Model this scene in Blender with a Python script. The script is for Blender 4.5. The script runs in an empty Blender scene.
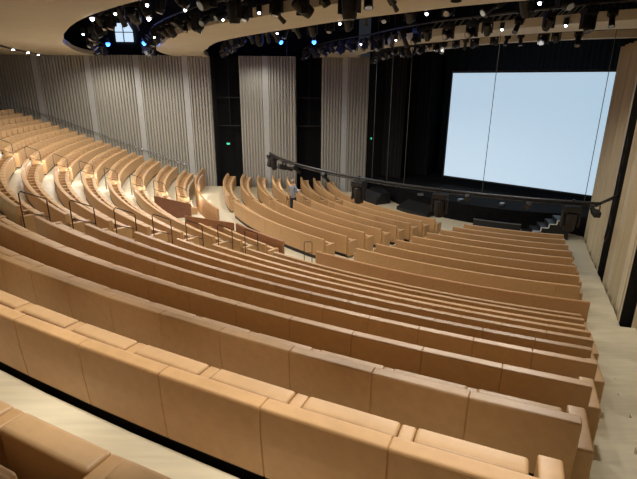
import bpy, bmesh, math, random
from mathutils import Vector, Matrix
random.seed(7)
D2R = math.pi/180
SC = bpy.context.scene
COL = SC.collection

# ------------------------------------------------------------------ camera
pitch, roll = 18.3415*D2R, 0.4469*D2R
fw = Vector((0, math.cos(pitch), -math.sin(pitch)))
up = Vector((0, math.sin(pitch), math.cos(pitch)))
rt = Vector((1, 0, 0))
rt2 = rt*math.cos(roll) + up*math.sin(roll)
up2 = -rt*math.sin(roll) + up*math.cos(roll)
cd = bpy.data.cameras.new('camera'); cam = bpy.data.objects.new('camera', cd); COL.objects.link(cam)
cd.sensor_width = 36; cd.lens = 472.29/637*36; cd.clip_start = 0.02; cd.clip_end = 200
cam.matrix_world = Matrix(((rt2.x, up2.x, -fw.x, 0), (rt2.y, up2.y, -fw.y, 0), (rt2.z, up2.z, -fw.z, 0), (0, 0, 0, 1)))
SC.camera = cam
# ------------------------------------------------------------------ world, lights, exposure
SC.view_settings.view_transform = 'Standard'; SC.view_settings.look = 'None'
SC.view_settings.gamma = 1; SC.view_settings.exposure = 0.0
try: SC.view_settings.use_curve_mapping = False
except Exception: pass
w = bpy.data.worlds.new('world'); SC.world = w; w.use_nodes = True
w.node_tree.nodes['Background'].inputs[0].default_value = (.55, .62, .75, 1)
w.node_tree.nodes['Background'].inputs[1].default_value = 0.03

CX, CY = 12.43107, 29.6117          # centre of the seating arcs
def pol(R, a, z=0): return Vector((CX+R*math.cos(a*D2R), CY+R*math.sin(a*D2R), z))

def lamp(name, kind, loc, power, color=(1, .9, .76), size=.3, rot=(0, 0, 0), spot=None, sy=None):
    l = bpy.data.lights.new(name, kind); l.energy = power; l.color = color
    o = bpy.data.objects.new(name, l); o.location = loc; o.rotation_euler = rot; COL.objects.link(o)
    if kind == 'AREA':
        l.size = size
        if sy: l.shape = 'RECTANGLE'; l.size_y = sy
    else: l.shadow_soft_size = size
    if spot: l.spot_size = spot*D2R; l.spot_blend = .6
    return o
WARM = (1, .92, .80)
# the hall's working lights: wide spots hung in the ceiling slots, a few downlights over the top rows
for R, a, p in [(22.6, -113, 100), (22.4, -121, 120), (22.2, -129, 190), (21.6, -138, 400), (21.4, -148, 560), (21.6, -159, 620), (21.8, -170, 560),
                (19.8, -112, 180), (19.0, -121, 220), (18.2, -132, 330), (17.0, -146, 400), (16.6, -160, 380), (16.2, -172, 250),
                (15.4, -113, 140), (13.4, -126, 180), (12.4, -142, 220), (24.8, -151, 380), (25.0, -163, 420), (24.6, -174, 420), (25.6, -140, 240)]:
    lamp('slot_work_lamp', 'SPOT', pol(R, a, 1.36), p, WARM, .05, spot=164)
for R, a, p, c in [(30.36, -113.2, 400, 44), (30.36, -116.2, 400, 44), (30.36, -119.2, 400, 44), (30.36, -122.4, 400, 44), (30.0, -107.4, 26, 110), (27.0, -106.3, 18, 100)]:
    o = lamp('ceiling_downlight_lamp', 'SPOT', pol(R, a, 1.38), p, WARM, .07, spot=c); o.data.spot_blend = .9

# spots in the slots aimed back over the benches
def aimed(R, a, R2, z2, p, c):
    o = lamp('slot_spot_lamp', 'SPOT', pol(R, a, 1.36), p, WARM, .07, spot=c)
    d = pol(R2, a, z2)-pol(R, a, 1.36); o.rotation_euler = d.to_track_quat('-Z', 'Y').to_euler(); o.data.spot_blend = .7
for a in (-111.5, -115.5, -119.5, -123.5, -127.5): aimed(25.0, a, 29.6, -1.9, 260, 76)
for a in (-111, -117, -123, -129): aimed(20.6, a, 25.6, -3.2, 380, 72)
for a in (-110, -118, -127): aimed(13.0 if a < -120 else 14.6, a, 17.5, -5.6, 260, 80)

# ------------------------------------------------------------------ materials
def mat(name, col, rough=.5, noise=0, nscale=8, bump=0, metal=0, emit=None, estr=1, spec=.5, stretch=None, col2=None):
    m = bpy.data.materials.new(name); m.use_nodes = True
    nt = m.node_tree; b = nt.nodes['Principled BSDF']
    b.inputs['Base Color'].default_value = (*col, 1); b.inputs['Roughness'].default_value = rough
    b.inputs['Metallic'].default_value = metal; b.inputs['Specular IOR Level'].default_value = spec
    if emit:
        b.inputs['Emission Color'].default_value = (*emit, 1); b.inputs['Emission Strength'].default_value = estr
    tc = nt.nodes.new('ShaderNodeTexCoord'); mp = nt.nodes.new('ShaderNodeMapping')
    nt.links.new(tc.outputs['Object'], mp.inputs[0])
    if stretch: mp.inputs['Scale'].default_value = stretch
    n = nt.nodes.new('ShaderNodeTexNoise'); n.inputs['Scale'].default_value = nscale; n.inputs['Detail'].default_value = 4
    nt.links.new(mp.outputs[0], n.inputs[0])
    if noise or col2:
        r = nt.nodes.new('ShaderNodeValToRGB')
        c2 = col2 or tuple(c*(1-noise) for c in col)
        r.color_ramp.elements[0].color = (*c2, 1); r.color_ramp.elements[1].color = (*[min(1, c*(1+noise*.5)) for c in col], 1)
        r.color_ramp.elements[0].position = .3; r.color_ramp.elements[1].position = .7
        nt.links.new(n.outputs[0], r.inputs[0]); nt.links.new(r.outputs[0], b.inputs['Base Color'])
    if bump:
        bp = nt.nodes.new('ShaderNodeBump'); bp.inputs['Strength'].default_value = bump; bp.inputs['Distance'].default_value = .01
        nt.links.new(n.outputs[0], bp.inputs['Height']); nt.links.new(bp.outputs[0], b.inputs['Normal'])
    return m
M = {}
M['leather'] = mat('tan_leather', (.53, .325, .155), .42, .07, 14, .15)
M['seat'] = mat('tan_leather_seat', (.56, .36, .185), .45, .06, 14, .15)
M['panel'] = mat('barrier_leather', (.50, .275, .125), .42, .07, 14, .15)
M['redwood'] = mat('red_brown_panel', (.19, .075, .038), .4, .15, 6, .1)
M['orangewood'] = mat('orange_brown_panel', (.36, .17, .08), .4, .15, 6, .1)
M['black'] = mat('black_paint', (.008, .008, .009), .55, .3, 10)
M['blackm'] = mat('black_metal', (.012, .012, .014), .42, .2, 10, metal=.2)
M['drape'] = mat('black_drape', (.004, .004, .005), 1.0, .4, 2, stretch=(8, 8, .3))
M['void'] = mat('dark_void', (.010, .013, .025), .8, .5, 1.5)
M['stage'] = mat('black_stage_floor', (.005, .005, .006), .9, .4, 3, spec=.12)
M['floor'] = mat('pale_maple_floor', (.66, .60, .44), .45, .10, 2.0, .05, stretch=(1, 9, 4))
M['step'] = mat('pale_maple_step', (.64, .58, .43), .45, .08, 2.0, .05, stretch=(1, 9, 4))
M['rib'] = mat('grey_oak_ribs', (.315, .305, .27), .6, .07, 3, .1, stretch=(6, 6, .25))
M['strip'] = mat('pale_grey_strip', (.37, .38, .375), .5, .05, 3)
M['wallwood'] = mat('pale_oak_wall', (.55, .485, .345), .5, .16, 3, .05, stretch=(6, 6, .12))
M['ceil'] = mat('beige_ceiling', (.53, .49, .39), .7, .05, 1.2)
M['screen'] = mat('lit_screen', (.6, .6, .6), .8, 0, 1, emit=(.45, .64, .80), estr=.86)
M['glint'] = mat('glass_lens', (.35, .4, .5), .12, 0, 1, metal=.8)
M['lampw'] = mat('lit_lamp', (1, 1, 1), .5, emit=(.9, .95, 1), estr=22)
M['lampb'] = mat('lit_blue_lamp', (.1, .3, 1), .5, emit=(.03, .16, 1), estr=9)
M['exit'] = mat('lit_exit_sign', (.1, .8, .5), .5, emit=(.05, .6, .35), estr=.9)
M['window'] = mat('lit_window', (.6, .7, .8), .3, emit=(.55, .72, .9), estr=1.1)
M['steel'] = mat('grey_steel', (.22, .22, .23), .35, .1, 5, metal=.7)
M['cable'] = mat('steel_cable', (.07, .07, .08), .5, metal=.5)
M['white'] = mat('white_nosing', (.75, .77, .82), .5)
M['skin'] = mat('skin', (.55, .33, .23), .5, .05, 20)
M['hair'] = mat('grey_hair', (.30, .28, .26), .7, .2, 40)
M['jacket'] = mat('blue_grey_jacket', (.24, .27, .32), .8, .15, 30)
M['shirt'] = mat('pale_shirt', (.55, .56, .58), .8, .1, 30)
M['trousers'] = mat('dark_trousers', (.025, .03, .045), .8, .2, 30)
M['shoe'] = mat('black_shoe', (.01, .01, .01), .4)
M['paper'] = mat('white_paper', (.8, .8, .8), .6)

# ------------------------------------------------------------------ helpers
def link(name, me, m=None, parent=None, loc=None, rz=0):
    o = bpy.data.objects.new(name, me); COL.objects.link(o)
    if m is not None and not me.materials: me.materials.append(m)
    if parent: o.parent = parent
    if loc is not None: o.location = loc
    o.rotation_euler = (0, 0, rz)
    return o
def tomesh(bm, name, smooth=False):
    bmesh.ops.recalc_face_normals(bm, faces=bm.faces)
    me = bpy.data.meshes.new(name); bm.to_mesh(me); bm.free()
    if smooth:
        for p in me.polygons: p.use_smooth = True
    return me
def empty(name, loc, label=None, cat=None, group=None, rz=0):
    o = bpy.data.objects.new(name, None); COL.objects.link(o); o.location = loc; o.rotation_euler = (0, 0, rz)
    o.empty_display_size = .1
    if label: tag(o, label, cat, group)
    return o
def tag(o, label, cat, group=None):
    o['label'] = label; o['category'] = cat
    if group: o['group'] = group
    return o
def box(bm, c, s, rz=0, bevel=0, rx=0):
    r = bmesh.ops.create_cube(bm, size=1)
    v = r['verts']
    bmesh.ops.scale(bm, vec=s, verts=v)
    if bevel:
        es = list({e for vv in v for e in vv.link_edges})
        g = bmesh.ops.bevel(bm, geom=es, offset=bevel, segments=3, affect='EDGES', profile=.6)
        v = list({vv for f in g['faces'] for vv in f.verts} | {x for x in v if x.is_valid})
    if rx: bmesh.ops.rotate(bm, cent=(0, 0, 0), matrix=Matrix.Rotation(rx, 3, 'X'), verts=v)
    if rz: bmesh.ops.rotate(bm, cent=(0, 0, 0), matrix=Matrix.Rotation(rz, 3, 'Z'), verts=v)
    bmesh.ops.translate(bm, vec=c, verts=v)
    return v
def boxmesh(name, s, bevel=0, c=(0, 0, 0), smooth=False):
    bm = bmesh.new(); box(bm, c, s, 0, bevel); return tomesh(bm, name, smooth)
def tube(bm, pts, r, n=8, cap=True):
    pts = [Vector(p) for p in pts]; rings = []
    for i, p in enumerate(pts):
        a = pts[max(i-1, 0)]; b = pts[min(i+1, len(pts)-1)]
        t = (b-a).normalized()
        u = t.cross(Vector((0, 0, 1)))
        if u.length < .05: u = t.cross(Vector((1, 0, 0)))
        u.normalize(); v = t.cross(u)
        rr = r[i] if isinstance(r, (list, tuple)) else r
        rings.append([bm.verts.new(p + u*rr*math.cos(2*math.pi*k/n) + v*rr*math.sin(2*math.pi*k/n)) for k in range(n)])
    for A, B in zip(rings, rings[1:]):
        for k in range(n): bm.faces.new((A[k], A[(k+1) % n], B[(k+1) % n], B[k]))
    if cap:
        bm.faces.new(rings[0][::-1]); bm.faces.new(rings[-1])
def sweep(bm, loops, closed_profile=True):
    """loops: list of vertex-coordinate loops"""
    L = [[bm.verts.new(p) for p in lp] for lp in loops]
    n = len(L[0])
    for A, B in zip(L, L[1:]):
        for k in range(n if closed_profile else n-1):
            bm.faces.new((A[k], A[(k+1) % n], B[(k+1) % n], B[k]))
    if closed_profile:
        bm.faces.new(L[0][::-1]); bm.faces.new(L[-1])
def arc_loops(profile, R, angs, z0=0, org=Vector((0, 0, 0))):
    return [[pol(R+dr, a, z0+z)-org for dr, z in profile] for a in angs]

# walls in plan
LW = 29.42                                    # y of the left wall's face
RP = Vector((11.9, 20.15)); RD = Vector((-3.81, -9.01)).normalized()     # right wall: start and direction towards the camera
def aL(R): return -180 - math.degrees(math.asin((LW-CY)/R))
def aR(R):
    d = RP-Vector((CX, CY)); b = d.dot(RD); c = d.dot(d)-R*R
    t = -b+math.sqrt(max(b*b-c, 0)); p = RP+RD*t
    return math.degrees(math.atan2(p.y-CY, p.x-CX))
def arc_angles(a0, a1, step=1.5):
    n = max(2, int(abs(a1-a0)/step)+1); return [a0+(a1-a0)*i/(n-1) for i in range(n)]

# ------------------------------------------------------------------ row tables
RR = {-2: 33.5, -1: 32.45, 0: 31.50, 1: 30.384, 2: 29.357, 3: 28.346, 4: 27.337, 5: 26.398, 6: 25.442, 7: 24.499, 8: 23.562, 9: 22.55, 10: 21.58, 11: 20.62}
def ztop(k): return -2.621-.3473*(k-4)
H = .87
FR = {2: 18.161, 3: 17.195, 4: 16.24, 5: 15.33, 6: 14.45, 7: 13.6, 8: 12.8, 9: 11.98}
def fz(j): return -5.377-.043*(j-2)
BARR, BARZ = 19.99, -5.041
FRONT_Z = fz(9)-H
STR, STZ = 8.55, -5.65

# ------------------------------------------------------------------ floor
def ring(bm, r0, r1, z1, zb, angs=None):
    """solid ring sector between radii, top z1, bottom zb, clipped by the walls"""
    n = 46; loops = []
    for i in range(n):
        t = i/(n-1)
        l = []
        for r, z in ((r0, zb), (r1, zb), (r1, z1), (r0, z1)):
            A0, A1 = (aL(r), aR(r)) if angs is None else angs
            l.append(pol(r, A0+(A1-A0)*t, z))
        loops.append(l)
    sweep(bm, loops)
bm = bmesh.new()
treads = {}
for k in range(-3, 11):
    ro = RR.get(k, 34.6); ri = RR[k+1] if k < 10 else 20.0
    z = ztop(k)-H; treads[k] = z
    ring(bm, ri, ro, z, -7.2)
ring(bm, FR[2], 20.0, fz(2)-H, -7.2)
for j in range(2, 10):
    ri = FR[j+1] if j < 9 else 11.0
    ring(bm, ri, FR[j], fz(j)-H, -7.2)
ring(bm, STR, 11.0, FRONT_Z, -7.2)
o = link('floor', tomesh(bm, 'floor'), M['floor']); o['kind'] = 'structure'

# half steps in the aisles
def interp(tab, R):
    if R >= tab[0][0]: return tab[0][1]
    for (r0, a0), (r1, a1) in zip(tab, tab[1:]):
        if r1 <= R <= r0: return a0+(a1-a0)*(r0-R)/(r0-r1)
    return tab[-1][1]
RB_L = [(31.4, -132.4), (27.34, -131.8), (26.4, -131.7), (25.44, -131.1), (24.5, -130.6), (23.56, -130.2), (22.55, -129.75), (21.58, -129.6), (19.99, -128.8), (18.16, -127.9), (17.2, -127.2), (16.24, -126.2), (15.33, -125.4), (14.45, -124.5), (13.6, -123.5), (12.8, -122.4), (11.98, -121.3)]
RB_R = [(31.42, -112.9), (30.38, -112.2), (29.36, -111.68), (28.35, -111.2), (27.34, -110.7), (26.4, -110.4), (25.44, -109.9), (24.5, -109.5), (23.56, -109.2), (22.55, -108.7), (21.58, -108.28), (19.99, -106.8), (18.16, -106.2), (17.2, -105.6), (16.24, -105.1), (15.33, -104.8), (14.45, -104.1), (13.6, -103.8), (12.8, -103.4), (11.98, -102.8)]
CB_R = [(27.34, -134.25), (20.6, -133.5), (18.16, -132.4), (17.2, -131.5), (16.24, -131.1), (15.33, -130.4), (14.45, -129.8), (13.6, -129.2), (12.8, -128.5), (11.98, -127.5)]
CB_L = [(27.34, -156.0), (20.6, -156.0), (18.16, -155.8), (17.2, -155.0), (16.24, -154.0), (15.33, -153.4), (14.45, -152.6), (13.6, -151.8), (12.8, -151.0), (11.98, -150.0)]
LB_R = [(30.38, -158.2), (20.6, -158.5), (18.16, -158.9), (17.2, -158.3), (16.24, -157.6), (15.33, -157.0), (14.45, -156.3), (13.6, -155.7), (12.8, -155.0), (11.98, -154.2)]
st = empty('aisle_steps', (0, 0, 0)); st.name = 'trim_1'; st['kind'] = 'structure'
bm = bmesh.new()
for k in range(-1, 10):
    r = RR[k+1]; z = treads[k]-.1735
    ring(bm, r-.34, r, z, z-.1735, (interp(RB_R, r)+1.0, aR(r)))
    ring(bm, r-.34, r, z, z-.1735, (interp(CB_R, r)+.9, interp(RB_L, r)-.15))
    ring(bm, r-.34, r, z, z-.1735, (interp(LB_R, r)+.15, interp(CB_L, r)-.15))
link('step', tomesh(bm, 'step'), M['step'], st)

# ------------------------------------------------------------------ left wall: ribbed panels, pale strips, black niches
Z0, Z1 = -7.0, 1.46
wl = empty('wall_left', (-8, LW, 0)); wl['kind'] = 'structure'
def lp(me, m, name='acoustic_panel'):
    o = link(name, me, m, wl); o.matrix_parent_inverse = Matrix.Translation((8, -LW, 0)); return o
def ribbed(x0, x1):
    bm = bmesh.new(); n = max(2, int(round((x1-x0)/.185))); p = (x1-x0)/n; prof = [(x0, LW+.3)]
    for i in range(n):
        a = x0+i*p
        prof += [(a, LW+.10), (a+p*.12, LW), (a+p*.6, LW), (a+p*.66, LW+.10)]
    prof += [(x1, LW+.10), (x1, LW+.3)]
    sweep(bm, [[Vector((x, y, z)) for x, y in prof] for z in (Z0, Z1)])
    return tomesh(bm, 'rib_panel')
strips = [-22.6, -19.65, -16.7, -13.62, -10.75, -7.9, -3.2, 1.5]
niches = [(-6.48, -4.76), (-1.42, .12)]
SW = .17
xs = [-24.5]
seg = []
cur = -24.5
marks = sorted([(s-SW, s+SW, 's') for s in strips]+[(a, b, 'n') for a, b in niches])
for a, b, t in marks:
    if a > cur: seg.append((cur, a, 'r'))
    seg.append((a, b, t)); cur = b
seg.append((cur, 2.92, 'r'))
for a, b, t in seg:
    if t == 'r': lp(ribbed(a, b), M['rib'])
    elif t == 's':
        lp(boxmesh('strip', (b-a, .3, Z1-Z0), 0, ((a+b)/2, LW+.13, (Z0+Z1)/2)), M['strip'], 'joint_strip')
    else:
        bm = bmesh.new()
        box(bm, (a-.03, LW+1.0, (Z0+Z1)/2), (.06, 1.4, Z1-Z0)); box(bm, (b+.03, LW+1.0, (Z0+Z1)/2), (.06, 1.4, Z1-Z0))
        box(bm, ((a+b)/2, LW+1.72, (Z0+Z1)/2), (b-a+.12, .06, Z1-Z0))
        lp(tomesh(bm, 'niche'), M['drape'], 'niche_lining')
        bm = bmesh.new()
        for zz in (-.9, -2.6): box(bm, ((a+b)/2, LW+1.2, zz), (b-a, .05, .05))
        tube(bm, [((a+b)/2, LW+1.2, -2.6), ((a+b)/2, LW+1.2, 1.3)], .02)
        lp(tomesh(bm, 'niche_rail'), M['blackm'], 'niche_rail')
# wall rail
bm = bmesh.new()
pts = []
for k in range(1, 12):
    r = RR[k]; pts.append((CX-r, LW-.09, ztop(k)+.12))
tube(bm, pts, .022)
for p in pts[::2]: tube(bm, [p, (p[0], LW+.02, p[2]-.05)], .012, 6)
tag(link('wall_handrail', tomesh(bm, 'rail'), M['steel']), 'thin dark handrail sloping down along the ribbed grey left wall', 'handrail')

# ------------------------------------------------------------------ right wall: pleated pale wood with black gaps
wr = empty('wall_right', (RP.x, RP.y, 0)); wr['kind'] = 'structure'
RN = Vector((-RD.y, RD.x));                       # candidate normal
if RN.x > 0: RN = -RN                             # towards the room
def rw(s, off, z): p = RP+RD*s+RN*off; return Vector((p.x, p.y, z))
def rp_(me, m, name): 
    o = link(name, me, m, wr); o.matrix_parent_inverse = Matrix.Translation((-RP.x, -RP.y, 0)); return o
def pleat(s0, s1):
    bm = bmesh.new(); prof = [(s0, -.18)]; n = max(1, round((s1-s0)/.92)); p = (s1-s0)/n
    for i in range(n):
        a = s0+i*p
        prof += [(a, -.14), (a+p*.12, -.10), (a+p*.5, .0), (a+p*.56, -.12)] if i % 2 == 0 else [(a, -.12), (a+p*.7, .0), (a+p*.78, -.14)]
    prof += [(s1-.12, -.10), (s1-.1, .0), (s1, .0), (s1, -.18)]
    sweep(bm, [[rw(s, o, z) for s, o in prof] for z in (Z0, Z1)])
    return tomesh(bm, 'pleat')
segs = [(-.45, 4.62), (5.42, 9.15), (9.95, 13.8), (14.6, 18.4), (19.2, 23.0), (23.8, 27.5)]
for s0, s1 in segs: rp_(pleat(s0, s1), M['wallwood'], 'wood_panel')
for (a, b), (c, d) in zip(segs, segs[1:]):
    bm = bmesh.new(); sweep(bm, [[rw(s, o, z) for s, o in ((b+.012, -.012), (b+.012, -1.3), (c, -1.3), (c, -.18), (c+.05, -.18), (c+.05, -1.4), (b-.05, -1.4), (b-.05, -.19), (b+.002, -.19), (b+.002, -.012))] for z in (Z0, Z1)])
    rp_(tomesh(bm, 'gap'), M['black'], 'gap_lining')
# wall behind the camera
bm = bmesh.new()
ring(bm, 34.4, 34.7, 1.46, -2.0)
o = link('wall_back', tomesh(bm, 'wall_back'), M['black']); o['kind'] = 'structure'

# ------------------------------------------------------------------ ceiling bands with slots
def rtab(tab, a):
    if a <= tab[0][0]: return tab[0][1]
    for (a0, r0), (a1, r1) in zip(tab, tab[1:]):
        if a0 <= a <= a1: return r0+(r1-r0)*(a-a0)/(a1-a0)
    return tab[-1][1]
O1 = [(-183, 25.6), (-174, 25.2), (-163, 24.55), (-151, 24.4), (-144, 24.6), (-140, 24.8), (-134.6, 25.1), (-129, 25.4), (-115, 26.0), (-100, 26.4)]
I1 = [(-183, 20.9), (-168.8, 20.9), (-151.7, 20.95), (-140, 21.7), (-132.8, 22.25), (-128.8, 22.45), (-124, 22.9), (-120.6, 23.3), (-110, 24), (-100, 24.6)]
O2 = [(-183, 19.0), (-170, 18.75), (-158.6, 18.75), (-151.6, 19.1), (-146.8, 19.4), (-137.9, 19.8), (-129.6, 20.35), (-124, 21), (-120, 21.4), (-117, 21.8), (-113.6, 22.1), (-100, 23)]
I2 = [(-183, 12.7), (-155, 12.9), (-135.6, 14.0), (-121, 16.45), (-112, 17.8), (-107, 18.6), (-98, 19.6)]
O3 = [(-183, 9.9), (-156, 11.1), (-141.5, 12.4), (-123.8, 14.2), (-121.8, 14.7), (-111.8, 15.9), (-107, 16.4), (-98, 17)]
I3 = [(-183, 9.2), (-140, 10.0), (-130, 11.15), (-118.6, 12.7), (-105, 13.8), (-98, 14.2)]
def off(tab, d): return [(a, r+d) for a, r in tab]
ZC = 1.42
cl = empty('ceiling', (0, 20, ZC)); cl['kind'] = 'structure'
def band(outer, inner, name, th=.22, m='ceil'):
    """ceiling slab between two edges; outer may be a number"""
    bm = bmesh.new(); n = 72; loops = []
    def rad(t, e):
        # angle from left wall to right wall at that edge
        r = e if not isinstance(e, list) else 22
        A0, A1 = -180.4, -98
        for _ in range(6):
            a0, a1 = A0, A1
            r0 = rtab(e, A0) if isinstance(e, list) else e; r1 = rtab(e, A1) if isinstance(e, list) else e
            A0 = -180+math.degrees(math.asin(min(1, max(-1, (CY-29.5)/r0)))) if True else A0
            A1 = aR(r1)
        a = A0+(A1-A0)*t; r = rtab(e, a) if isinstance(e, list) else e
        return r, a
    for i in range(n):
        t = i/(n-1); ro, ao = rad(t, outer); ri, ai = rad(t, inner)
        loops.append([pol(ri, ai, ZC), pol(ro, ao, ZC), pol(ro, ao, ZC+th), pol(ri, ai, ZC+th)])
    sweep(bm, loops)
    o = link(name, tomesh(bm, name), M[m], cl); o.matrix_parent_inverse = Matrix.Translation((0, -20, -ZC)); return o
band(40.0, O1, 'ceiling_panel'); band(I1, O2, 'ceiling_panel'); band(I2, O3, 'ceiling_panel'); band(I3, off(I3, -.45), 'ceiling_panel')
# black slit with downlights
S1 = [(-182, 28.75), (-178, 28.3), (-173.4, 27.78), (-166.8, 27.42), (-162.6, 27.2), (-150, 27.1), (-135, 27.4)]
bm = bmesh.new()
sweep(bm, [[pol(rtab(S1, a)+dr, a, ZC+z) for dr, z in ((-.09, -.03), (.09, -.03), (.09, -.001), (-.09, -.001))] for a in arc_angles(-179.3, -136, .8)])
tag(link('light_slit', tomesh(bm, 'slit'), M['black']), 'curved black slit with small downlights in the beige ceiling, far left', 'lighting track')
DL = bmesh.new(); bmesh.ops.create_cone(DL, cap_ends=True, segments=12, radius1=.06, radius2=.06, depth=.05); DLm = tomesh(DL, 'dl'); DLm.materials.append(M['lampw'])
ords = ['first', 'second', 'third', 'fourth', 'fifth', 'sixth', 'seventh', 'eighth', 'ninth', 'tenth', 'eleventh', 'twelfth', 'thirteenth', 'fourteenth', 'fifteenth', 'sixteenth', 'seventeenth', 'eighteenth', 'nineteenth', 'twentieth', 'twenty-first', 'twenty-second', 'twenty-third', 'twenty-fourth', 'twenty-fifth', 'twenty-sixth', 'twenty-seventh', 'twenty-eighth', 'twenty-ninth', 'thirtieth']
for i, a in enumerate([-168.0, -173.0, -177.4, -181.2][::-1]):
    t = link('downlight', DLm, None, None, pol(rtab(S1, a), a, ZC-.04))
    tag(t, f'small white downlight in the black ceiling slit, {ords[i]} from the left wall', 'downlight', 'downlights in the ceiling slit')

# dark space over the slots
bm = bmesh.new()
sweep(bm, [[Vector((x, y, z)) for x, y in ((-26, 34), (-26, -8), (26, -8), (26, 40), (-26, 40))] for z in (7.5, 7.6)])
for (x0, y0), (x1, y1) in [((-26, 34), (26, 34.0)), ((-26, 34), (-26, -8)), ((-26, -8), (24, -8)), ((13.6, 20), (6.5, -8))]:
    pass
o = link('wall_void', tomesh(bm, 'void_roof'), M['void']); o.name = 'trim_2'; o['kind'] = 'structure'
bm = bmesh.new()
box(bm, (-12, 33.2, 4.5), (29, .2, 6.2)); box(bm, (-26, 15, 4.5), (.2, 37, 6.2))
box(bm, (0, -7, 4.5), (40, .2, 6.2))
p0, p1 = rw(0, -1.0, 4.5), rw(28, -1.0, 4.5); c = (p0+p1)/2
box(bm, c, (28.6, .2, 6.2), math.atan2((p1-p0).y, (p1-p0).x))
o = link('trim_3', tomesh(bm, 'void_walls'), M['void']); o['kind'] = 'structure'

# ------------------------------------------------------------------ stage house
AX = Vector((.766, .643, 0))          # direction away from the audience
SL = Vector((2.92, LW+.1, 0)); SR = Vector((RP.x, RP.y, 0))
bm = bmesh.new()
def wallseg(bm, a, b, z0, z1, th=.12):
    a = Vector(a); b = Vector(b); c = (a+b)/2; d = b-a
    box(bm, (c.x, c.y, (z0+z1)/2), (d.length, th, z1-z0), math.atan2(d.y, d.x))
L2 = SL+Vector((.0, 0, 0))+AX*11; R2 = SR+AX*11
wallseg(bm, SL+Vector((0.06, 0.25, 0)), L2, -7, 7.2); wallseg(bm, SR+AX*.2+Vector((.1, 0, 0)), R2, -7, 7.2); wallseg(bm, L2, R2, -7, 7.2)
o = link('wall_stage', tomesh(bm, 'stagehouse'), M['drape']); o['kind'] = 'structure'
# stage deck
bm = bmesh.new()
prof = []
for a in arc_angles(-179.6, -96.5, 2.5): prof.append(pol(STR, a))
prof += [SR+AX*.3, R2-AX*.2, L2-AX*.2, Vector((SL.x+.2, SL.y+.3, 0))]
sweep(bm, [[Vector((p.x, p.y, z)) for p in prof] for z in (-7.2, STZ)])
o = link('stage', tomesh(bm, 'stage'), M['stage']); o['kind'] = 'structure'; o.name = 'trim_4'
# drapes (legs) at stage left and a header drape
def drape(name, a, b, z0, z1, label):
    a = Vector(a); b = Vector(b); d = b-a; L = d.length; u = d/L; nn = Vector((-u.y, u.x, 0)); bm = bmesh.new()
    n = int(L/.08); f = []; g = []
    for i in range(n+1):
        s = L*i/n; q = a+u*s+nn*.05*math.sin(s*22+.7*math.sin(s*5)); f.append(q)
    for q in reversed(f): g.append(q+nn*.02)
    sweep(bm, [[Vector((p.x, p.y, z)) for p in f+g] for z in (z0, z1)])
    return tag(link(name, tomesh(bm, name), M['drape']), label, 'curtain')
q0 = SL+AX*1.0+Vector((.3, .2, 0))
drape('stage_curtain', q0, q0+Vector((1.1, -1.1, 0)), STZ+.02, 6, 'black curtain leg nearest the left wall at the stage edge')
q1 = SL+AX*3.2+Vector((.3, .1, 0))
drape('stage_curtain', q1, q1+Vector((1.3, -1.35, 0)), STZ+.02, 6, 'black curtain leg deeper on stage, left of the screen')
q2 = SL+AX*6.2
drape('backdrop_curtain', q2+Vector((.6, -.6, 0)), SR+AX*6.2+Vector((-.6, .6, 0)), STZ+.02, 6, 'wide black backdrop curtain hanging behind the lit screen')
# screen
A = Vector((7.50, 28.15, 0)); B = Vector((13.60, 22.94, 0))
u = (B-A).normalized(); nrm = Vector((-.65, -.76, 0)).normalized()
sc = empty('projection_screen', ((A.x+B.x)/2, (A.y+B.y)/2, -5.2), 'huge pale blue lit projection screen hanging over the black stage', 'screen')
def plate(bm, a, b, z0, z1, th): wallseg(bm, a, b, z0, z1, th)
bm = bmesh.new(); wallseg(bm, A, B, -5.2, .58, .03); o = link('screen_surface', tomesh(bm, 'scr'), M['screen'], sc); o.matrix_parent_inverse = Matrix.Translation(-sc.location)
bm = bmesh.new(); wallseg(bm, A-u*.08, B+u*.08, -5.28, -5.2, .06); wallseg(bm, A-u*.08, B+u*.08, .58, .7, .06); wallseg(bm, A-u*.08, A, -5.2, .58, .06); wallseg(bm, B, B+u*.08, -5.2, .58, .06)
o = link('screen_frame', tomesh(bm, 'scf'), M['black'], sc); o.matrix_parent_inverse = Matrix.Translation(-sc.location)

# ------------------------------------------------------------------ benches
SEATW = boxmesh('seat', (.13, .575, .54), .024, (-.435, 0, -.510), True)
SEAT = boxmesh('seat', (.13, .526, .54), .012, (-.435, 0, -.510), True)
PAD = boxmesh('back_cushion', (.05, .53, .5), .016, (-.118, 0, -.30), True)
bm = bmesh.new(); box(bm, (-.29, 0, -.50), (.42, .085, .50), 0, .016); ARM = tomesh(bm, 'armrest', True)
bm = bmesh.new(); box(bm, (-.29, 0, -.51), (.46, .12, .58), 0, .018); ENDP = tomesh(bm, 'end_panel', True)
for me, k in ((SEAT, 'seat'), (SEATW, 'seat'), (PAD, 'seat'), (ARM, 'leather'), (ENDP, 'leather')): me.materials.append(M[k])
def backprof(h, th=.10):
    return [(-.02, -h), (-.002, -.22), (0, -.016), (-.003, -.006), (-.009, -.001), (-.02, 0), (-th+.02, 0), (-th+.006, -.005), (-th, -.02), (-th, -.12), (-th+.025, -h)]
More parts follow.
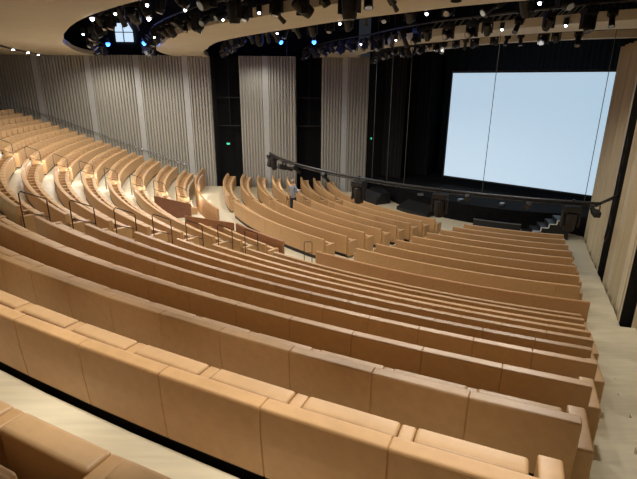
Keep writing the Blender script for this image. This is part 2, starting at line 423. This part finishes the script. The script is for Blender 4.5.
def bench(label, R, z, a0, a1, h=.42, group=None, seam=1, ends='both', th=.10):
    arc = (a1-a0)*D2R*R; n = max(1, round(arc/(.605 if R < 28 else .665))); da = (a1-a0)/n
    org = pol(R, (a0+a1)/2, z-H)
    t = empty('theatre_bench', org, label, 'bench', group)
    prof = backprof(h, th); cxp = sum(p[0] for p in prof)/len(prof); czp = sum(p[1] for p in prof)/len(prof)
    inset = [(p[0]+(.008 if p[0] < cxp else -.008), p[1]-(.008 if p[1] > -.1 else 0)) for p in prof]
    e = .006/R/D2R; loops = []; last = a0
    cuts = [a0]+[a0+da*i for i in range(seam, n, seam)]+[a1]
    for i, (c0, c1) in enumerate(zip(cuts, cuts[1:])):
        loops += arc_loops(inset, R, [c0], z, org)
        m = max(2, int((c1-c0)/2.5)+2)
        loops += arc_loops(prof, R, [c0+e+(c1-c0-2*e)*q/(m-1) for q in range(m)], z, org)
    loops += arc_loops(inset, R, [a1], z, org)
    bm = bmesh.new(); sweep(bm, loops); link('backrest', tomesh(bm, 'backrest'), M['leather'], t)
    bm = bmesh.new(); sweep(bm, arc_loops([(-.05, -H), (-.05, -h+.03), (-.14, -h+.03), (-.14, -.70), (-.44, -.78), (-.44, -H)], R, arc_angles(a0+.1, a1-.1), z, org))
    link('plinth', tomesh(bm, 'plinth'), M['black'], t)
    for i in range(n):
        a = a0+da*(i+.5); link('back_cushion', PAD, None, t, pol(R, a, z)-org, a*D2R); link('seat', SEATW if R > 28 else SEAT, None, t, pol(R, a, z)-org, a*D2R)
    for i in range(n+1):
        a = a0+da*i
        if i in (0, n): link('end_panel', ENDP, None, t, pol(R, a+(.13 if i else -.13)*22/R, z)-org, a*D2R)
        else: link('armrest', ARM, None, t, pol(R, a, z)-org, a*D2R)
    return t
def nth(i): return ords[i]
for k in range(0, 11):
    lab = 'tan leather theatre bench closest to the camera at the bottom edge' if k == 0 else f'long tan leather bench, near right block, {nth(k)} beyond the closest bench'
    bench(lab, RR[k], ztop(k), interp(RB_L, RR[k]) if k > 3 else interp(RB_R, RR[k])-16*1.28, interp(RB_R, RR[k]), .465, 'benches of the near right block')
for j in range(2, 10):
    bench(f'tan bench beyond the long right barrier, {nth(j-2)} counting towards the stage', FR[j], fz(j), interp(RB_L, FR[j]), interp(RB_R, FR[j]), .72, 'benches of the front right block', seam=2, th=.09)
for k in range(4, 10):
    bench(f'curved tan bench beyond the near aisle, middle rear block, {nth(k-4)} from the top', RR[k], ztop(k), interp(CB_L, RR[k]), interp(CB_R, RR[k]), .5, 'benches of the middle rear block')
for k in (10, 11):
    bench(f'short tan bench right of the entrance pit, {"upper" if k == 10 else "lower"} of the two by the near aisle', RR[k], ztop(k), -140.6, interp(CB_R, RR[k]), .5, 'short benches beside the entrance pit')
    bench(f'very short tan bench left of the entrance pit, {"upper" if k == 10 else "lower"} of the two', RR[k], ztop(k), interp(CB_L, RR[k]), -152.6, .5, 'short benches beside the entrance pit')
for j in range(2, 10):
    bench(f'tan bench in the centre front block, {nth(j-2)} counting from the cross aisle', FR[j], fz(j), interp(CB_L, FR[j]), interp(CB_R, FR[j]), .72, 'benches of the centre front block', seam=2, th=.09)
for k in range(1, 12):
    bench(f'curved tan bench climbing to the ribbed left wall, {nth(k-1)} row from the top', RR[k], ztop(k), -180+math.degrees(1.15/RR[k]), interp(LB_R, RR[k]), .5, 'benches of the far left rear block')
for j in range(2, 10):
    bench(f'short tan bench against the far left wall, front tier, {nth(j-2)} counting towards the stage', FR[j], fz(j), -180+math.degrees(.35/FR[j]), interp(LB_R, FR[j]), .72, 'benches of the far left front block', seam=2, th=.09)

# barriers
def barrier(label, R, z, a0, a1, zb, m='panel', name='barrier_wall', step=2.1):
    org = pol(R, (a0+a1)/2, zb); t = empty(name, org, label, 'barrier')
    bm = bmesh.new(); h = z-zb; e = .01/R/D2R; loops = []
    prof = [(0, .0), (0, h-.02), (-.015, h), (-.07, h), (-.085, h-.02), (-.085, 0)]; ins = [(p[0]+(-.008 if p[0] > -.04 else .008), p[1]-(.008 if p[1] > .1 else 0)) for p in prof]
    n = max(1, round((a1-a0)*D2R*R/1.2)); da = (a1-a0)/n
    for i in range(n):
        loops += arc_loops(ins, R, [a0+da*i], zb, org); loops += arc_loops(prof, R, [a0+da*i+e, a0+da*(i+.5), a0+da*(i+1)-e], zb, org)
    loops += arc_loops(ins, R, [a1], zb, org)
    sweep(bm, loops); link('barrier_panel', tomesh(bm, 'bp'), M[m], t)
    return t
FZ2 = fz(2)-H
barrier('long curved tan barrier panel dividing the near right block from the front rows', BARR, BARZ, -128.8, -106.8, FZ2)
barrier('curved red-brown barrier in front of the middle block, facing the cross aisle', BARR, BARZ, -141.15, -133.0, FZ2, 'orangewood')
barrier('curved tan barrier sweeping from the left wall along the cross aisle', 19.65, -5.08, -179.2, -148.3, FZ2)
# entrance pit side walls (stepped radial walls)
def radial(label, a, r0, r1, z0, z1, m='redwood'):
    p = pol(r1, a, -6.0); t = empty('entrance_pit_wall', p, label, 'wall'); bm = bmesh.new()
    d = Vector((math.cos(a*D2R), math.sin(a*D2R), 0)); nn = Vector((-d.y, d.x, 0))
    A = pol(r0, a); B = pol(r1, a); L = []
    for o_ in (-.04, .04):
        L.append([Vector((q.x, q.y, z))+nn*o_-p for q, z in ((A, z0-.9), (A, z0), (B, z1), (B, -6.24), (A+(B-A)*.5, -6.24))])
    sweep(bm, L); link('side_panel', tomesh(bm, 'sp'), M[m], t)
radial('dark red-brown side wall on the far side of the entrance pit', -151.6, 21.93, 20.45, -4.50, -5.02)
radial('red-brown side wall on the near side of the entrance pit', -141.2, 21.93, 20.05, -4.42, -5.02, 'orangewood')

# handrail hoops
def hoop(label, R0, R1, a, zt0, zt1, zb0, zb1):
    """inverted U of tube along the aisle: posts at R0 (upper) and R1 (lower)"""
    p = pol((R0+R1)/2, a, min(zb0, zb1)); t = empty('aisle_handrail', p, label, 'handrail', 'aisle handrails', a*D2R)
    x0, x1 = (R0-R1)/2, -(R0-R1)/2; zs = p.z
    bm = bmesh.new(); tube(bm, [(x0, 0, zb0-zs), (x0, 0, zt0-zs-.04), (x0-.04, 0, zt0-zs), (x1+.04, 0, zt1-zs), (x1, 0, zt1-zs-.04), (x1, 0, zb1-zs)], .013, 8)
    link('hoop', tomesh(bm, 'hoop'), M['blackm'], t)
    bm = bmesh.new(); tube(bm, [(x0, 0, zt0-zs-.42), (x1, 0, zt1-zs-.42)], .011, 6); link('mid_rail', tomesh(bm, 'mr'), M['blackm'], t)
    bm = bmesh.new()
    for x, z in ((x0, zb0-zs), (x1, zb1-zs)): tube(bm, [(x, 0, z), (x, 0, z+.012)], .045, 10)
    link('foot_plate', tomesh(bm, 'fp'), M['blackm'], t)
for k in range(4, 11):
    R = RR[k]; T = treads[k]; hoop(f'dark metal handrail hoop in the near aisle, {nth(k-4)} going down', R+.08, R-.42, -132.65, T+1.34, T+1.12, T+.3473, T)
p = (18.9, -133.6)
hoop('low dark metal handrail hoop on the pale floor by the barrier opening', 18.9, 18.5, -133.2, -5.35, -5.42, fz(2)-H, fz(2)-H)
for k in range(2, 12):
    R = RR[k]; T = ztop(k)-H; hoop(f'small far handrail hoop in the left aisle, {nth(k-2)} going down from the top', R+.08, R-.42, -157.4, T+1.30, T+1.10, T+.3473 , T if k < 11 else treads[10])
# handrail on the inside of the left barrier
bm = bmesh.new(); tube(bm, [pol(19.5, a, -5.3) for a in arc_angles(-176, -165, 1)]+[pol(19.45, -165, -6.2)], .02)
tag(link('barrier_handrail', tomesh(bm, 'bh'), M['white']), 'slim white rail curving along the inside of the left barrier', 'handrail')

# ------------------------------------------------------------------ stage lights
def mh_parts():
    """moving head: hangs below origin"""
    P = {}
    bm = bmesh.new(); box(bm, (0, 0, -.09), (.34, .26, .14), 0, .02); tube(bm, [(0, 0, 0), (0, 0, .12)], .03); P['base'] = (tomesh(bm, 'base'), 'blackm')
    bm = bmesh.new()
    for s in (-1, 1): box(bm, (s*.17, 0, -.33), (.045, .14, .36), 0, .01)
    box(bm, (0, 0, -.18), (.38, .14, .05), 0, .01); P['yoke'] = (tomesh(bm, 'yoke'), 'blackm')
    bm = bmesh.new(); tube(bm, [(0, -.2, 0), (0, -.17, 0), (0, -.05, 0), (0, .1, 0), (0, .2, 0), (0, .24, 0)], [.08, .13, .14, .135, .12, .11], 14)
    P['head'] = (tomesh(bm, 'head'), 'black')
    bm = bmesh.new(); tube(bm, [(0, .235, 0), (0, .25, 0)], [.1, .085], 14); P['lens'] = (tomesh(bm, 'lens'), 'glint')
    return P
MH = mh_parts()
def prof_parts():
    P = {}
    bm = bmesh.new(); box(bm, (0, 0, .0), (.06, .06, .1)); 
    for s in (-1, 1): box(bm, (s*.13, 0, -.14), (.02, .05, .26))
    box(bm, (0, 0, -.02), (.28, .05, .02)); P['yoke'] = (tomesh(bm, 'y'), 'blackm')
    bm = bmesh.new(); box(bm, (0, -.12, 0), (.22, .3, .2), 0, .03); tube(bm, [(0, .03, 0), (0, .34, 0), (0, .36, 0)], [.075, .085, .095], 12); P['head'] = (tomesh(bm, 'h'), 'black')
    bm = bmesh.new(); tube(bm, [(0, .355, 0), (0, .37, 0)], [.08, .07], 12); P['lens'] = (tomesh(bm, 'l'), 'glint')
    return P
PF = prof_parts()
for d in (MH, PF):
    for me, k in d.values(): me.materials.append(M[k])
def light_fix(kind, loc, pan, tilt, label, group, s=1.0):
    P = MH if kind == 'mh' else PF
    t = empty('moving_head_light' if kind == 'mh' else 'profile_spotlight', loc, label, 'stage light', group, pan); t.scale = (s, s, s)
    for nm in ('base', 'yoke'):
        if nm in P: link(nm, P[nm][0], None, t)
    hd = link('head', P['head'][0], None, t, (0, 0, -.36 if kind == 'mh' else -.24)); hd.rotation_euler = (tilt, 0, 0)
    link('lens', P['lens'][0], None, hd)
    return t
def arcpipe(tab, z, a0, a1, label, r=.03, name='lighting_pipe', dz=0):
    bm = bmesh.new(); R = (lambda a: rtab(tab, a)) if isinstance(tab, list) else (lambda a: tab)
    tube(bm, [pol(R(a), a, z) for a in arc_angles(a0, a1, 2)], r)
    return tag(link(name, tomesh(bm, name), M['blackm']), label, 'pipe')
# slots: pipes and rows of fixtures
slots = [('nearest ceiling slot', [(a, rtab(O1, a)*.72+rtab(I1, a)*.28) for a in range(-180, -99, 4)], -174, -112, 1.84, 30),
         ('nearest ceiling slot, inner side', [(a, rtab(I1, a)+.45) for a in range(-180, -99, 4)], -173, -112, 1.80, 30),
         ('middle ceiling slot', [(a, rtab(O2, a)-1.0) for a in range(-180, -99, 4)], -174, -108, 1.85, 30),
         ('middle ceiling slot, stage side', [(a, rtab(I2, a)+.7) for a in range(-180, -99, 4)], -170, -107, 1.74, 30),
         ('ceiling slot closest to the stage', [(a, rtab(O3, a)-.9) for a in range(-180, -99, 4)], -168, -107, 1.68, 30)]
for si, (nm, tab, a0, a1, z, n) in enumerate(slots):
    arcpipe(tab, z, a0, a1, f'curved black lighting pipe inside the {nm}')
    for i in range(n):
        a = a0+1+(a1-a0-2)*i/(n-1)+random.uniform(-.6, .6)
        kind = 'mh' if random.random() < .55 else 'pf'
        light_fix(kind, pol(rtab(tab, a), a, z-.08), (a+90)*D2R+random.uniform(-.8, .8)+(math.pi if random.random() < .5 else 0), random.uniform(-1.3, -.4),
                  f'black stage light in the {nm}, {nth(i)} from the left wall', 'stage lights in the ceiling slots', random.uniform(.65, .95)+(.1 if a < -160 else 0))
# big fixtures hanging under the ceiling band
for i, (R, a, z, s, lab) in enumerate([(23.9, -126.3, 1.66, .9, 'large black stage light hanging in front of the beige ceiling band, left'),
                          (24.2, -119.6, 1.60, 1.0, 'large black stage light hanging in front of the beige ceiling band, centre'),
                          (22.9, -125.6, 1.5, .6, 'small tilted spotlight hanging over the beige band, left of the big centre one'),
                          (23.0, -118.9, 1.5, .5, 'small black spotlight at the top edge, right of the big centre one')]):
    light_fix('mh' if i < 2 else 'pf', pol(R, a, z), (a+80)*D2R, -1.5 if i < 2 else -.6, lab, None, s)
# trusses deeper in the dark space
def truss(p0, p1, label, w=.3):
    p0 = Vector(p0); p1 = Vector(p1); bm = bmesh.new(); d = (p1-p0); L = d.length; u = d/L; n = Vector((-u.y, u.x, 0)); c = [n*w/2, -n*w/2, n*w/2+Vector((0, 0, w)), -n*w/2+Vector((0, 0, w))]
    for q in c: tube(bm, [p0+q, p1+q], .022, 6)
    m = int(L/w); 
    for i in range(m):
        a = p0+u*L*i/m; b = p0+u*L*(i+1)/m
        tube(bm, [a+c[0], b+c[2]], .01, 4); tube(bm, [a+c[1], b+c[3]], .01, 4); tube(bm, [a+c[2], b+c[3]], .01, 4)
    return tag(link('lighting_truss', tomesh(bm, 'truss'), M['steel']), label, 'truss')
truss(pol(21.8, -166, 2.3), pol(23.6, -140, 2.3), 'grey lattice truss up inside the ceiling slot at the left')
truss(pol(15.6, -160, 2.3), pol(17.6, -128, 2.3), 'grey lattice truss up inside the middle ceiling slot')
truss(pol(18.6, -122, 2.2), pol(20.0, -106, 2.2), 'grey lattice truss up inside the middle slot, right end')
truss(pol(12.4, -130, 2.0), pol(14.6, -108, 2.0), 'grey lattice truss over the stage edge above the screen')
# white downlights on the slot edges
SPH = bmesh.new(); bmesh.ops.create_uvsphere(SPH, u_segments=12, v_segments=8, radius=.036); SPHm = tomesh(SPH, 'bulb', True); SPHm.materials.append(M['lampw'])
SPB = bmesh.new(); bmesh.ops.create_uvsphere(SPB, u_segments=12, v_segments=8, radius=.09); SPBm = tomesh(SPB, 'bulbb', True); SPBm.materials.append(M['lampb'])
CANm = bmesh.new(); tube(CANm, [(0, 0, .22), (0, 0, .02)], .075, 12); CANm = tomesh(CANm, 'can'); CANm.materials.append(M['blackm'])
def dot(loc, label, bulb=SPHm, s=1, nm='slot_downlight', cat='downlight', grp='white lamps along the ceiling slots'):
    t = empty(nm, loc, label, cat, grp); t.scale = (s, s, s)
    link('housing', CANm, None, t); link('bulb', bulb, None, t); return t
W = [(-7.38, 15.95), (-5.32, 12.07), (-4.43, 11.21), (-3.3, 9.94), (-3.97, 11.99), (-5.44, 16.78), (-2.74, 10.55), (-3.18, 13.31), (-2.27, 12.07), (-1.28, 10.89), (-.29, 9.92)]
W2 = [(-1.27, 15.18), (.48, 12.66), (2.22, 10.84), (3.93, 9.37)]
W3 = [(1.52, 18.96), (2.55, 17.19), (3.71, 15.39), (4.83, 13.68), (6.04, 12.7)]
for i, p in enumerate(W): dot((p[0], p[1], 1.38), f'bright white lamp in the nearest ceiling slot, {nth(i)} from its left end', s=.8+.4*(i % 3 == 1))
for i, p in enumerate(W2): dot((p[0], p[1], 1.38), f'bright white lamp on the middle slot edge, {nth(i)} from the left', s=.8)
for i, p in enumerate(W3): dot((p[0], p[1], 1.38), f'bright white lamp on the slot edge nearest the stage, {nth(i)} from the left', s=.8)
for i, (p, lab) in enumerate([((-8.99, 21.59, 1.5), 'glowing blue lamp in the nearest slot, left of the lit window'), ((-7.21, 20.89, 1.5), 'glowing blue lamp in the nearest slot, right of the lit window'),
                              ((-1.52, 19.85, 1.5), 'glowing blue lamp in the middle slot, left one'), ((-.23, 19.73, 1.5), 'glowing blue lamp in the middle slot, right one')]):
    dot(p, lab, SPBm, 1.0 if i < 2 else .9, 'blue_lamp', 'stage light', None)
    lamp('blue_lamp_glow', 'POINT', Vector(p)+Vector((0, 0, -.16)), 45, (.05, .2, 1), .05)
# control room window up in the dark
t = empty('control_room_window', (-12.6, 33.0, 2.5), 'bright control room window seen inside the ceiling slot', 'window')
bm = bmesh.new(); box(bm, (0, 0, .48), (1.15, .04, 1.1)); link('pane', tomesh(bm, 'pane'), M['window'], t)
bm = bmesh.new(); 
for x in (-.6, -.05, .6): box(bm, (x, -.04, .48), (.05, .05, 1.2))
for z in (-.1, .5, 1.06): box(bm, (0, -.04, z), (1.2, .05, .05))
link('window_frame', tomesh(bm, 'wf'), M['black'], t)

# curved pipe hung over the front rows
PR, PZ = 15.75, -3.5
hp = empty('hung_lighting_boom', pol(PR, -133, PZ), 'long curved black lighting boom hung across the hall above the front rows', 'lighting boom')
def hpart(name, bm, m): 
    o = link(name, tomesh(bm, name), M[m], hp); o.matrix_parent_inverse = Matrix.Translation(-hp.location); return o
bm = bmesh.new(); tube(bm, [pol(PR, a, PZ) for a in arc_angles(-162.2, -103.6, 1.5)], .052, 10); hpart('boom_tube', bm, 'blackm')
bm = bmesh.new(); tube(bm, [pol(PR+.02, a, PZ-.085) for a in arc_angles(-161.8, -104, 1.5)], .022, 8)
for a in arc_angles(-162, -105, 3): tube(bm, [pol(PR, a, PZ), pol(PR+.02, a, PZ-.085)], .012, 6)
hpart('lower_chord', bm, 'blackm')
for a in (-151.8, -131.4, -129.0, -126.4, -116.3, -105.2):
    bm = bmesh.new(); tube(bm, [pol(PR, a, PZ), pol(PR, a, 1.415 if a == -116.3 else 2.2)], .010, 6); hpart('suspension_cable', bm, 'cable')
for i, (a, s, tl, kd, lab) in enumerate([(-162.0, 1.15, 1.3, 'mh', 'at its far left tip'), (-159.2, 1.1, -1.5, 'mh', 'second from its left tip'), (-153.5, 1.2, -.3, 'pf', 'third from its left tip'),
        (-149, .8, -.8, 'pf', 'in front of the black wall niche'), (-140.6, .8, -.8, 'pf', 'small one left of the ribbed-wall one'), (-133.6, 1.5, -1.45, 'mh', 'big one in front of the grey ribbed wall'),
        (-121.3, 1.45, -1.45, 'mh', 'big one at the left below the screen'), (-118.0, .6, -.8, 'pf', 'small one right of the big one below the screen'),
        (-111, .7, -.6, 'pf', 'small one in the middle below the screen'), (-106.3, 1.4, -1.45, 'mh', 'big one beside the stage steps'), (-103.9, .9, .2, 'pf', 'last one, against the right wall')]):
    light_fix(kd, pol(PR, a, PZ-.06*s), (a+95)*D2R, tl, f'black light on the hung boom, {lab}', None, s)
# upper moving head standing on the tip
# bracket at the right wall
bm = bmesh.new(); tube(bm, [pol(PR, -103.6, PZ), rw(5.0, -.1, PZ)], .05, 8)
tag(link('wall_bracket', tomesh(bm, 'wb'), M['blackm']), 'black bracket holding the boom at the gap in the right wall', 'bracket')
bm = bmesh.new()
pts = [rw(5.9+.1*math.sin(i*1.3), .14, -1.5-i*.28) for i in range(12)]+[rw(5.75, .14, -4.95), rw(5.5, .14, -4.9), rw(5.45, .12, -4.6)]
tube(bm, pts, .016, 6); tag(link('hanging_cable', tomesh(bm, 'hc'), M['black']), 'loose black cable hanging down the pale right wall', 'cable')

# ------------------------------------------------------------------ stage steps, pit rail, speakers
t = empty('stage_steps', (9.38, 20.68, FRONT_Z), 'black stage steps with white edged treads beside the right wall', 'stairs')
d0 = Vector((1.45, -.30, 0)); d0n = d0.normalized(); pn = Vector((-d0n.y, d0n.x, 0)); rz = math.atan2(d0.y, d0.x)
N = 5; rise = (STZ-FRONT_Z)/N; run = .31
bm = bmesh.new(); bw = bmesh.new()
for i in range(N):
    c = d0n*(run*(i+.5)); hh = rise*(i+1)
    box(bm, (c.x+pn.x*.0, c.y+pn.y*.0, hh/2), (run, .9, hh), rz)
    e = d0n*(run*i)-pn*.45
    box(bw, (e.x+d0n.x*run/2, e.y+d0n.y*run/2, hh-.02), (run, .03, .04), rz)
    box(bw, (e.x, e.y, hh-rise/2), (.04, .03, rise), rz)
c = d0n*(run*N+.12); box(bm, (c.x, c.y, rise*N/2), (.24, .8, rise*N), rz)
link('step_body', tomesh(bm, 'sb'), M['black'], t); link('tread_edge', tomesh(bw, 'te'), M['white'], t)
# low black pit wall
bm = bmesh.new(); sweep(bm, [[pol(9.35+dr, a, z) for dr, z in ((0, FRONT_Z), (0, FRONT_Z+.42), (-.08, FRONT_Z+.42), (-.08, FRONT_Z))] for a in arc_angles(-122.6, -109.6)])
pw = empty('pit_wall', pol(9.35, -115, FRONT_Z), 'low black wall with a grey top edge in front of the stage', 'barrier')
o = link('wall_body', tomesh(bm, 'pw'), M['black'], pw); o.matrix_parent_inverse = Matrix.Translation(-pw.location)
bm = bmesh.new(); sweep(bm, [[pol(9.37+dr, a, z) for dr, z in ((0, FRONT_Z+.42), (0, FRONT_Z+.445), (-.12, FRONT_Z+.445), (-.12, FRONT_Z+.42))] for a in arc_angles(-122.6, -109.6)])
o = link('top_rail', tomesh(bm, 'pt'), M['steel'], pw); o.matrix_parent_inverse = Matrix.Translation(-pw.location)
# solid black block in place of the dark stair recess, stage front left
bm = bmesh.new(); ring_ = [[pol(r, a, z) for r, z in ((STR-.1, FRONT_Z), (9.35, FRONT_Z), (9.35, FRONT_Z+.18), (STR-.1, FRONT_Z+.55))] for a in arc_angles(-151, -138)]
sweep(bm, ring_); tag(link('dark_recess_block', tomesh(bm, 'recess_block'), M['black']), 'black block standing in for the dark stair recess behind the centre benches', 'platform')
def speaker(label, loc, rz, s, tilt=0):
    t = empty('floor_speaker', loc, label, 'loudspeaker', None, rz); bm = bmesh.new()
    x, y, z = s
    sweep(bm, [[Vector((sx*x/2, q[0], q[1])) for q in ((-y/2, 0), (y/2, 0), (y/2, z), (-y/2+.35*y, z), (-y/2, z*.35))] for sx in (-1, 1)])
    link('cabinet', tomesh(bm, 'cab'), M['black'], t)
    bm = bmesh.new(); a = Vector((0, -y/2, z*.35)); b = Vector((0, -y/2+.35*y, z)); c = (a+b)/2; ang = math.atan2(b.z-a.z, b.y-a.y)
    box(bm, (0, 0, 0), (x*.9, (b-a).length*.9, .02)); bmesh.ops.rotate(bm, cent=(0, 0, 0), matrix=Matrix.Rotation(ang, 3, 'X'), verts=bm.verts); bmesh.ops.translate(bm, vec=c+Vector((0, -.01, .005)), verts=bm.verts)
    link('grille', tomesh(bm, 'gr'), M['blackm'], t)
speaker('black box loudspeaker on the pale floor at the left of the stage', (3.75, 28.3, FRONT_Z), -140*D2R+1.57, (1.3, .7, .45))
speaker('black wedge case lying on the pale floor behind the benches', (3.3, 26.9, FRONT_Z), -60*D2R, (1.5, 1.0, .62))
# small boxes on stage
for i, (x, y) in enumerate([(5.4, 24.6), (7.2, 23.4), (9.0, 22.6)]):
    o = link('floor_light', boxmesh('fl', (.3, .2, .12), .02), M['steel'], None, (x, y, STZ+.065), .5*i)
    tag(o, ['small grey floor lamp on the left front of the stage', 'small grey floor lamp centre front of the stage', 'small grey floor lamp on the right front of the stage'][i], 'lamp')

# exit signs
def exit_sign(loc, rz, label):
    t = empty('exit_sign', loc, label, 'sign', None, rz)
    link('sign_box', boxmesh('sb', (.28, .08, .18), .008), M['black'], t); link('lit_panel', boxmesh('lp', (.2, .01, .11), 0, (0, -.046, 0)), M['exit'], t)
exit_sign((-5.84, 30.75, -3.75), 0, 'small green exit sign glowing in the left black wall niche')
exit_sign((3.22, 29.9, -3.25), -.8, 'small green light in the dark beside the stage opening')

# ------------------------------------------------------------------ invented step lights and added lamps for bright floor pools in the left aisle
LM = boxmesh('added_steplight', (.05, .12, .05), .008); LM.materials.append(M['white'])
for k in range(4, 12):
    a = interp(LB_R, RR[k])+.25; p = pol(RR[k]-.30, a, ztop(k)-H+.52)
    o = link('added_step_light', LM, None, None, p, a*D2R); tag(o, f'small added step light on the bench end in the left aisle, {nth(k-4)} going down', 'step light', 'added step lights of the left aisle')
    lamp('added_pool_lamp', 'POINT', pol(RR[k]-.62, a+.9, ztop(k)-H+.7), 16, (1, .97, .9), .04)  # added lamp out in the aisle, clear of the fixture, brightens the floor
for a, R in ((-172, 19.3), (-167, 19.25)):
    lamp('cross_aisle_lamp', 'POINT', pol(R, a, -5.9), 9, (1, .95, .85), .05)
lamp('niche_spot', 'SPOT', (-2.2, 27.3, 1.3), 1700, (1, .9, .75), .08, (0, 0, 0), 20)

# ------------------------------------------------------------------ person
def skin_mesh(name, pts, edges, m, parent, loc, rz=0, sub=2):
    me = bpy.data.meshes.new(name); me.from_pydata([p[0] for p in pts], edges, []); o = link(name, me, m, parent, loc, rz)
    md = o.modifiers.new('skin', 'SKIN'); 
    for i, p in enumerate(pts):
        r = p[1]; me.skin_vertices[0].data[i].radius = (r, r) if not isinstance(r, tuple) else r
    me.skin_vertices[0].data[0].use_root = True
    s = o.modifiers.new('sub', 'SUBSURF'); s.levels = s.render_levels = sub
    return o
PP = pol(15.10, -155.5, fz(5)-H)
pe = empty('person', PP, 'person standing in the far aisle, blue-grey jacket, dark trousers, holding a paper', 'person', None, 2.6)
# facing local -y
body = [((0, 0, .95), (.10, .08)), ((0, 0, 1.12), (.105, .075)), ((0, 0, 1.32), (.15, .10)), ((0, 0, 1.45), (.09, .07)), ((0, -.01, 1.54), .052), ((0, -.015, 1.62), (.075, .085)), ((0, -.01, 1.72), (.07, .08)),
        ((.17, 0, 1.41), .055), ((.22, -.02, 1.15), .042), ((.12, -.24, 1.14), .034), ((.07, -.31, 1.17), .028),
        ((-.17, 0, 1.41), .055), ((-.23, -.02, 1.15), .042), ((-.14, -.22, 1.12), .034), ((-.08, -.30, 1.15), .028),
        ((.09, 0, .86), .07), ((.10, -.01, .48), .058), ((.11, .02, .09), .04), ((.12, -.12, .035), .035),
        ((-.09, 0, .86), .07), ((-.12, -.03, .48), .058), ((-.14, .0, .09), .04), ((-.16, -.14, .035), .035)]
be = [(0, 1), (1, 2), (2, 3), (3, 4), (4, 5), (5, 6), (3, 7), (7, 8), (8, 9), (9, 10), (3, 11), (11, 12), (12, 13), (13, 14), (0, 15), (15, 16), (16, 17), (17, 18), (0, 19), (19, 20), (20, 21), (21, 22)]
skin_mesh('body', body, be, M['skin'], pe, (0, 0, 0))
jk = [((0, 0, .86), (.165, .135)), ((0, 0, 1.12), (.15, .115)), ((0, 0, 1.32), (.175, .125)), ((0, 0, 1.45), (.095, .08)),
      ((.175, 0, 1.41), .07), ((.225, -.02, 1.15), .056), ((.135, -.21, 1.14), .047), ((-.175, 0, 1.41), .07), ((-.235, -.02, 1.15), .056), ((-.15, -.19, 1.125), .047)]
skin_mesh('jacket', jk, [(0, 1), (1, 2), (2, 3), (3, 4), (4, 5), (5, 6), (3, 7), (7, 8), (8, 9)], M['jacket'], pe, (0, 0, 0))
tr = [((0, 0, .99), (.145, .115)), ((.09, 0, .84), .105), ((.10, -.01, .48), .075), ((.11, .02, .12), .06), ((-.09, 0, .84), .105), ((-.12, -.03, .48), .075), ((-.14, .0, .12), .06)]
skin_mesh('trousers', tr, [(0, 1), (1, 2), (2, 3), (0, 4), (4, 5), (5, 6)], M['trousers'], pe, (0, 0, 0))
for s, y in ((.115, -.05), (-.15, -.07)):
    skin_mesh('shoe', [((s, y+.08, .045), .045), ((s, y-.02, .045), .045), ((s, y-.12, .035), .038)], [(0, 1), (1, 2)], M['shoe'], pe, (0, 0, 0), sub=1)
bm = bmesh.new(); bmesh.ops.create_uvsphere(bm, u_segments=16, v_segments=10, radius=.1)
for v in list(bm.verts):
    v.co.x *= .9; v.co.y *= 1.08
bmesh.ops.delete(bm, geom=[v for v in bm.verts if v.co.y < -.03 and v.co.z < .045], context='VERTS')
link('hair', tomesh(bm, 'hair', True), M['hair'], pe, (0, 0, 1.70))
bm = bmesh.new()
for s in (-1, 1): bmesh.ops.create_uvsphere(bm, u_segments=8, v_segments=6, radius=.012, matrix=Matrix.Translation((s*.03, -.092, 1.665)))
link('eyes', tomesh(bm, 'eyes'), M['black'], pe)
bm = bmesh.new(); tube(bm, [(0, -.08, 1.67), (0, -.112, 1.625), (0, -.085, 1.618)], [.008, .014, .008], 6); link('nose', tomesh(bm, 'nose', True), M['skin'], pe)
bm = bmesh.new(); box(bm, (0, -.098, 1.59), (.045, .008, .008)); link('mouth', tomesh(bm, 'mouth'), M['redwood'], pe)
for hx, hs in ((.07, 1), (-.08, -1)):
    pts = [((hx, -.31, 1.165), (.032, .018)), ((hx-hs*.005, -.36, 1.17), (.034, .014))]; ed = [(0, 1)]
    for f in range(4):
        x = hx+(f-1.5)*.019; i = len(pts); L = (.028, .033, .031, .024)[f]
        pts += [((x, -.385, 1.172), .009), ((x, -.385-L, 1.166), .008), ((x, -.385-L*1.5, 1.145), .007)]; ed += [(1, i), (i, i+1), (i+1, i+2)]
    i = len(pts); pts += [((hx-hs*.035, -.335, 1.18), .010), ((hx-hs*.05, -.365, 1.185), .008)]; ed += [(0, i), (i, i+1)]
    skin_mesh('hand', pts, ed, M['skin'], pe, (0, 0, 0), sub=1)
pb = link('paper_sheet', boxmesh('paper', (.2, .28, .006)), M['paper'], None, PP+Matrix.Rotation(2.6, 3, 'Z') @ Vector((0, -.44, 1.165)), 2.6)
tag(pb, 'white sheet of paper held by the standing person', 'paper')
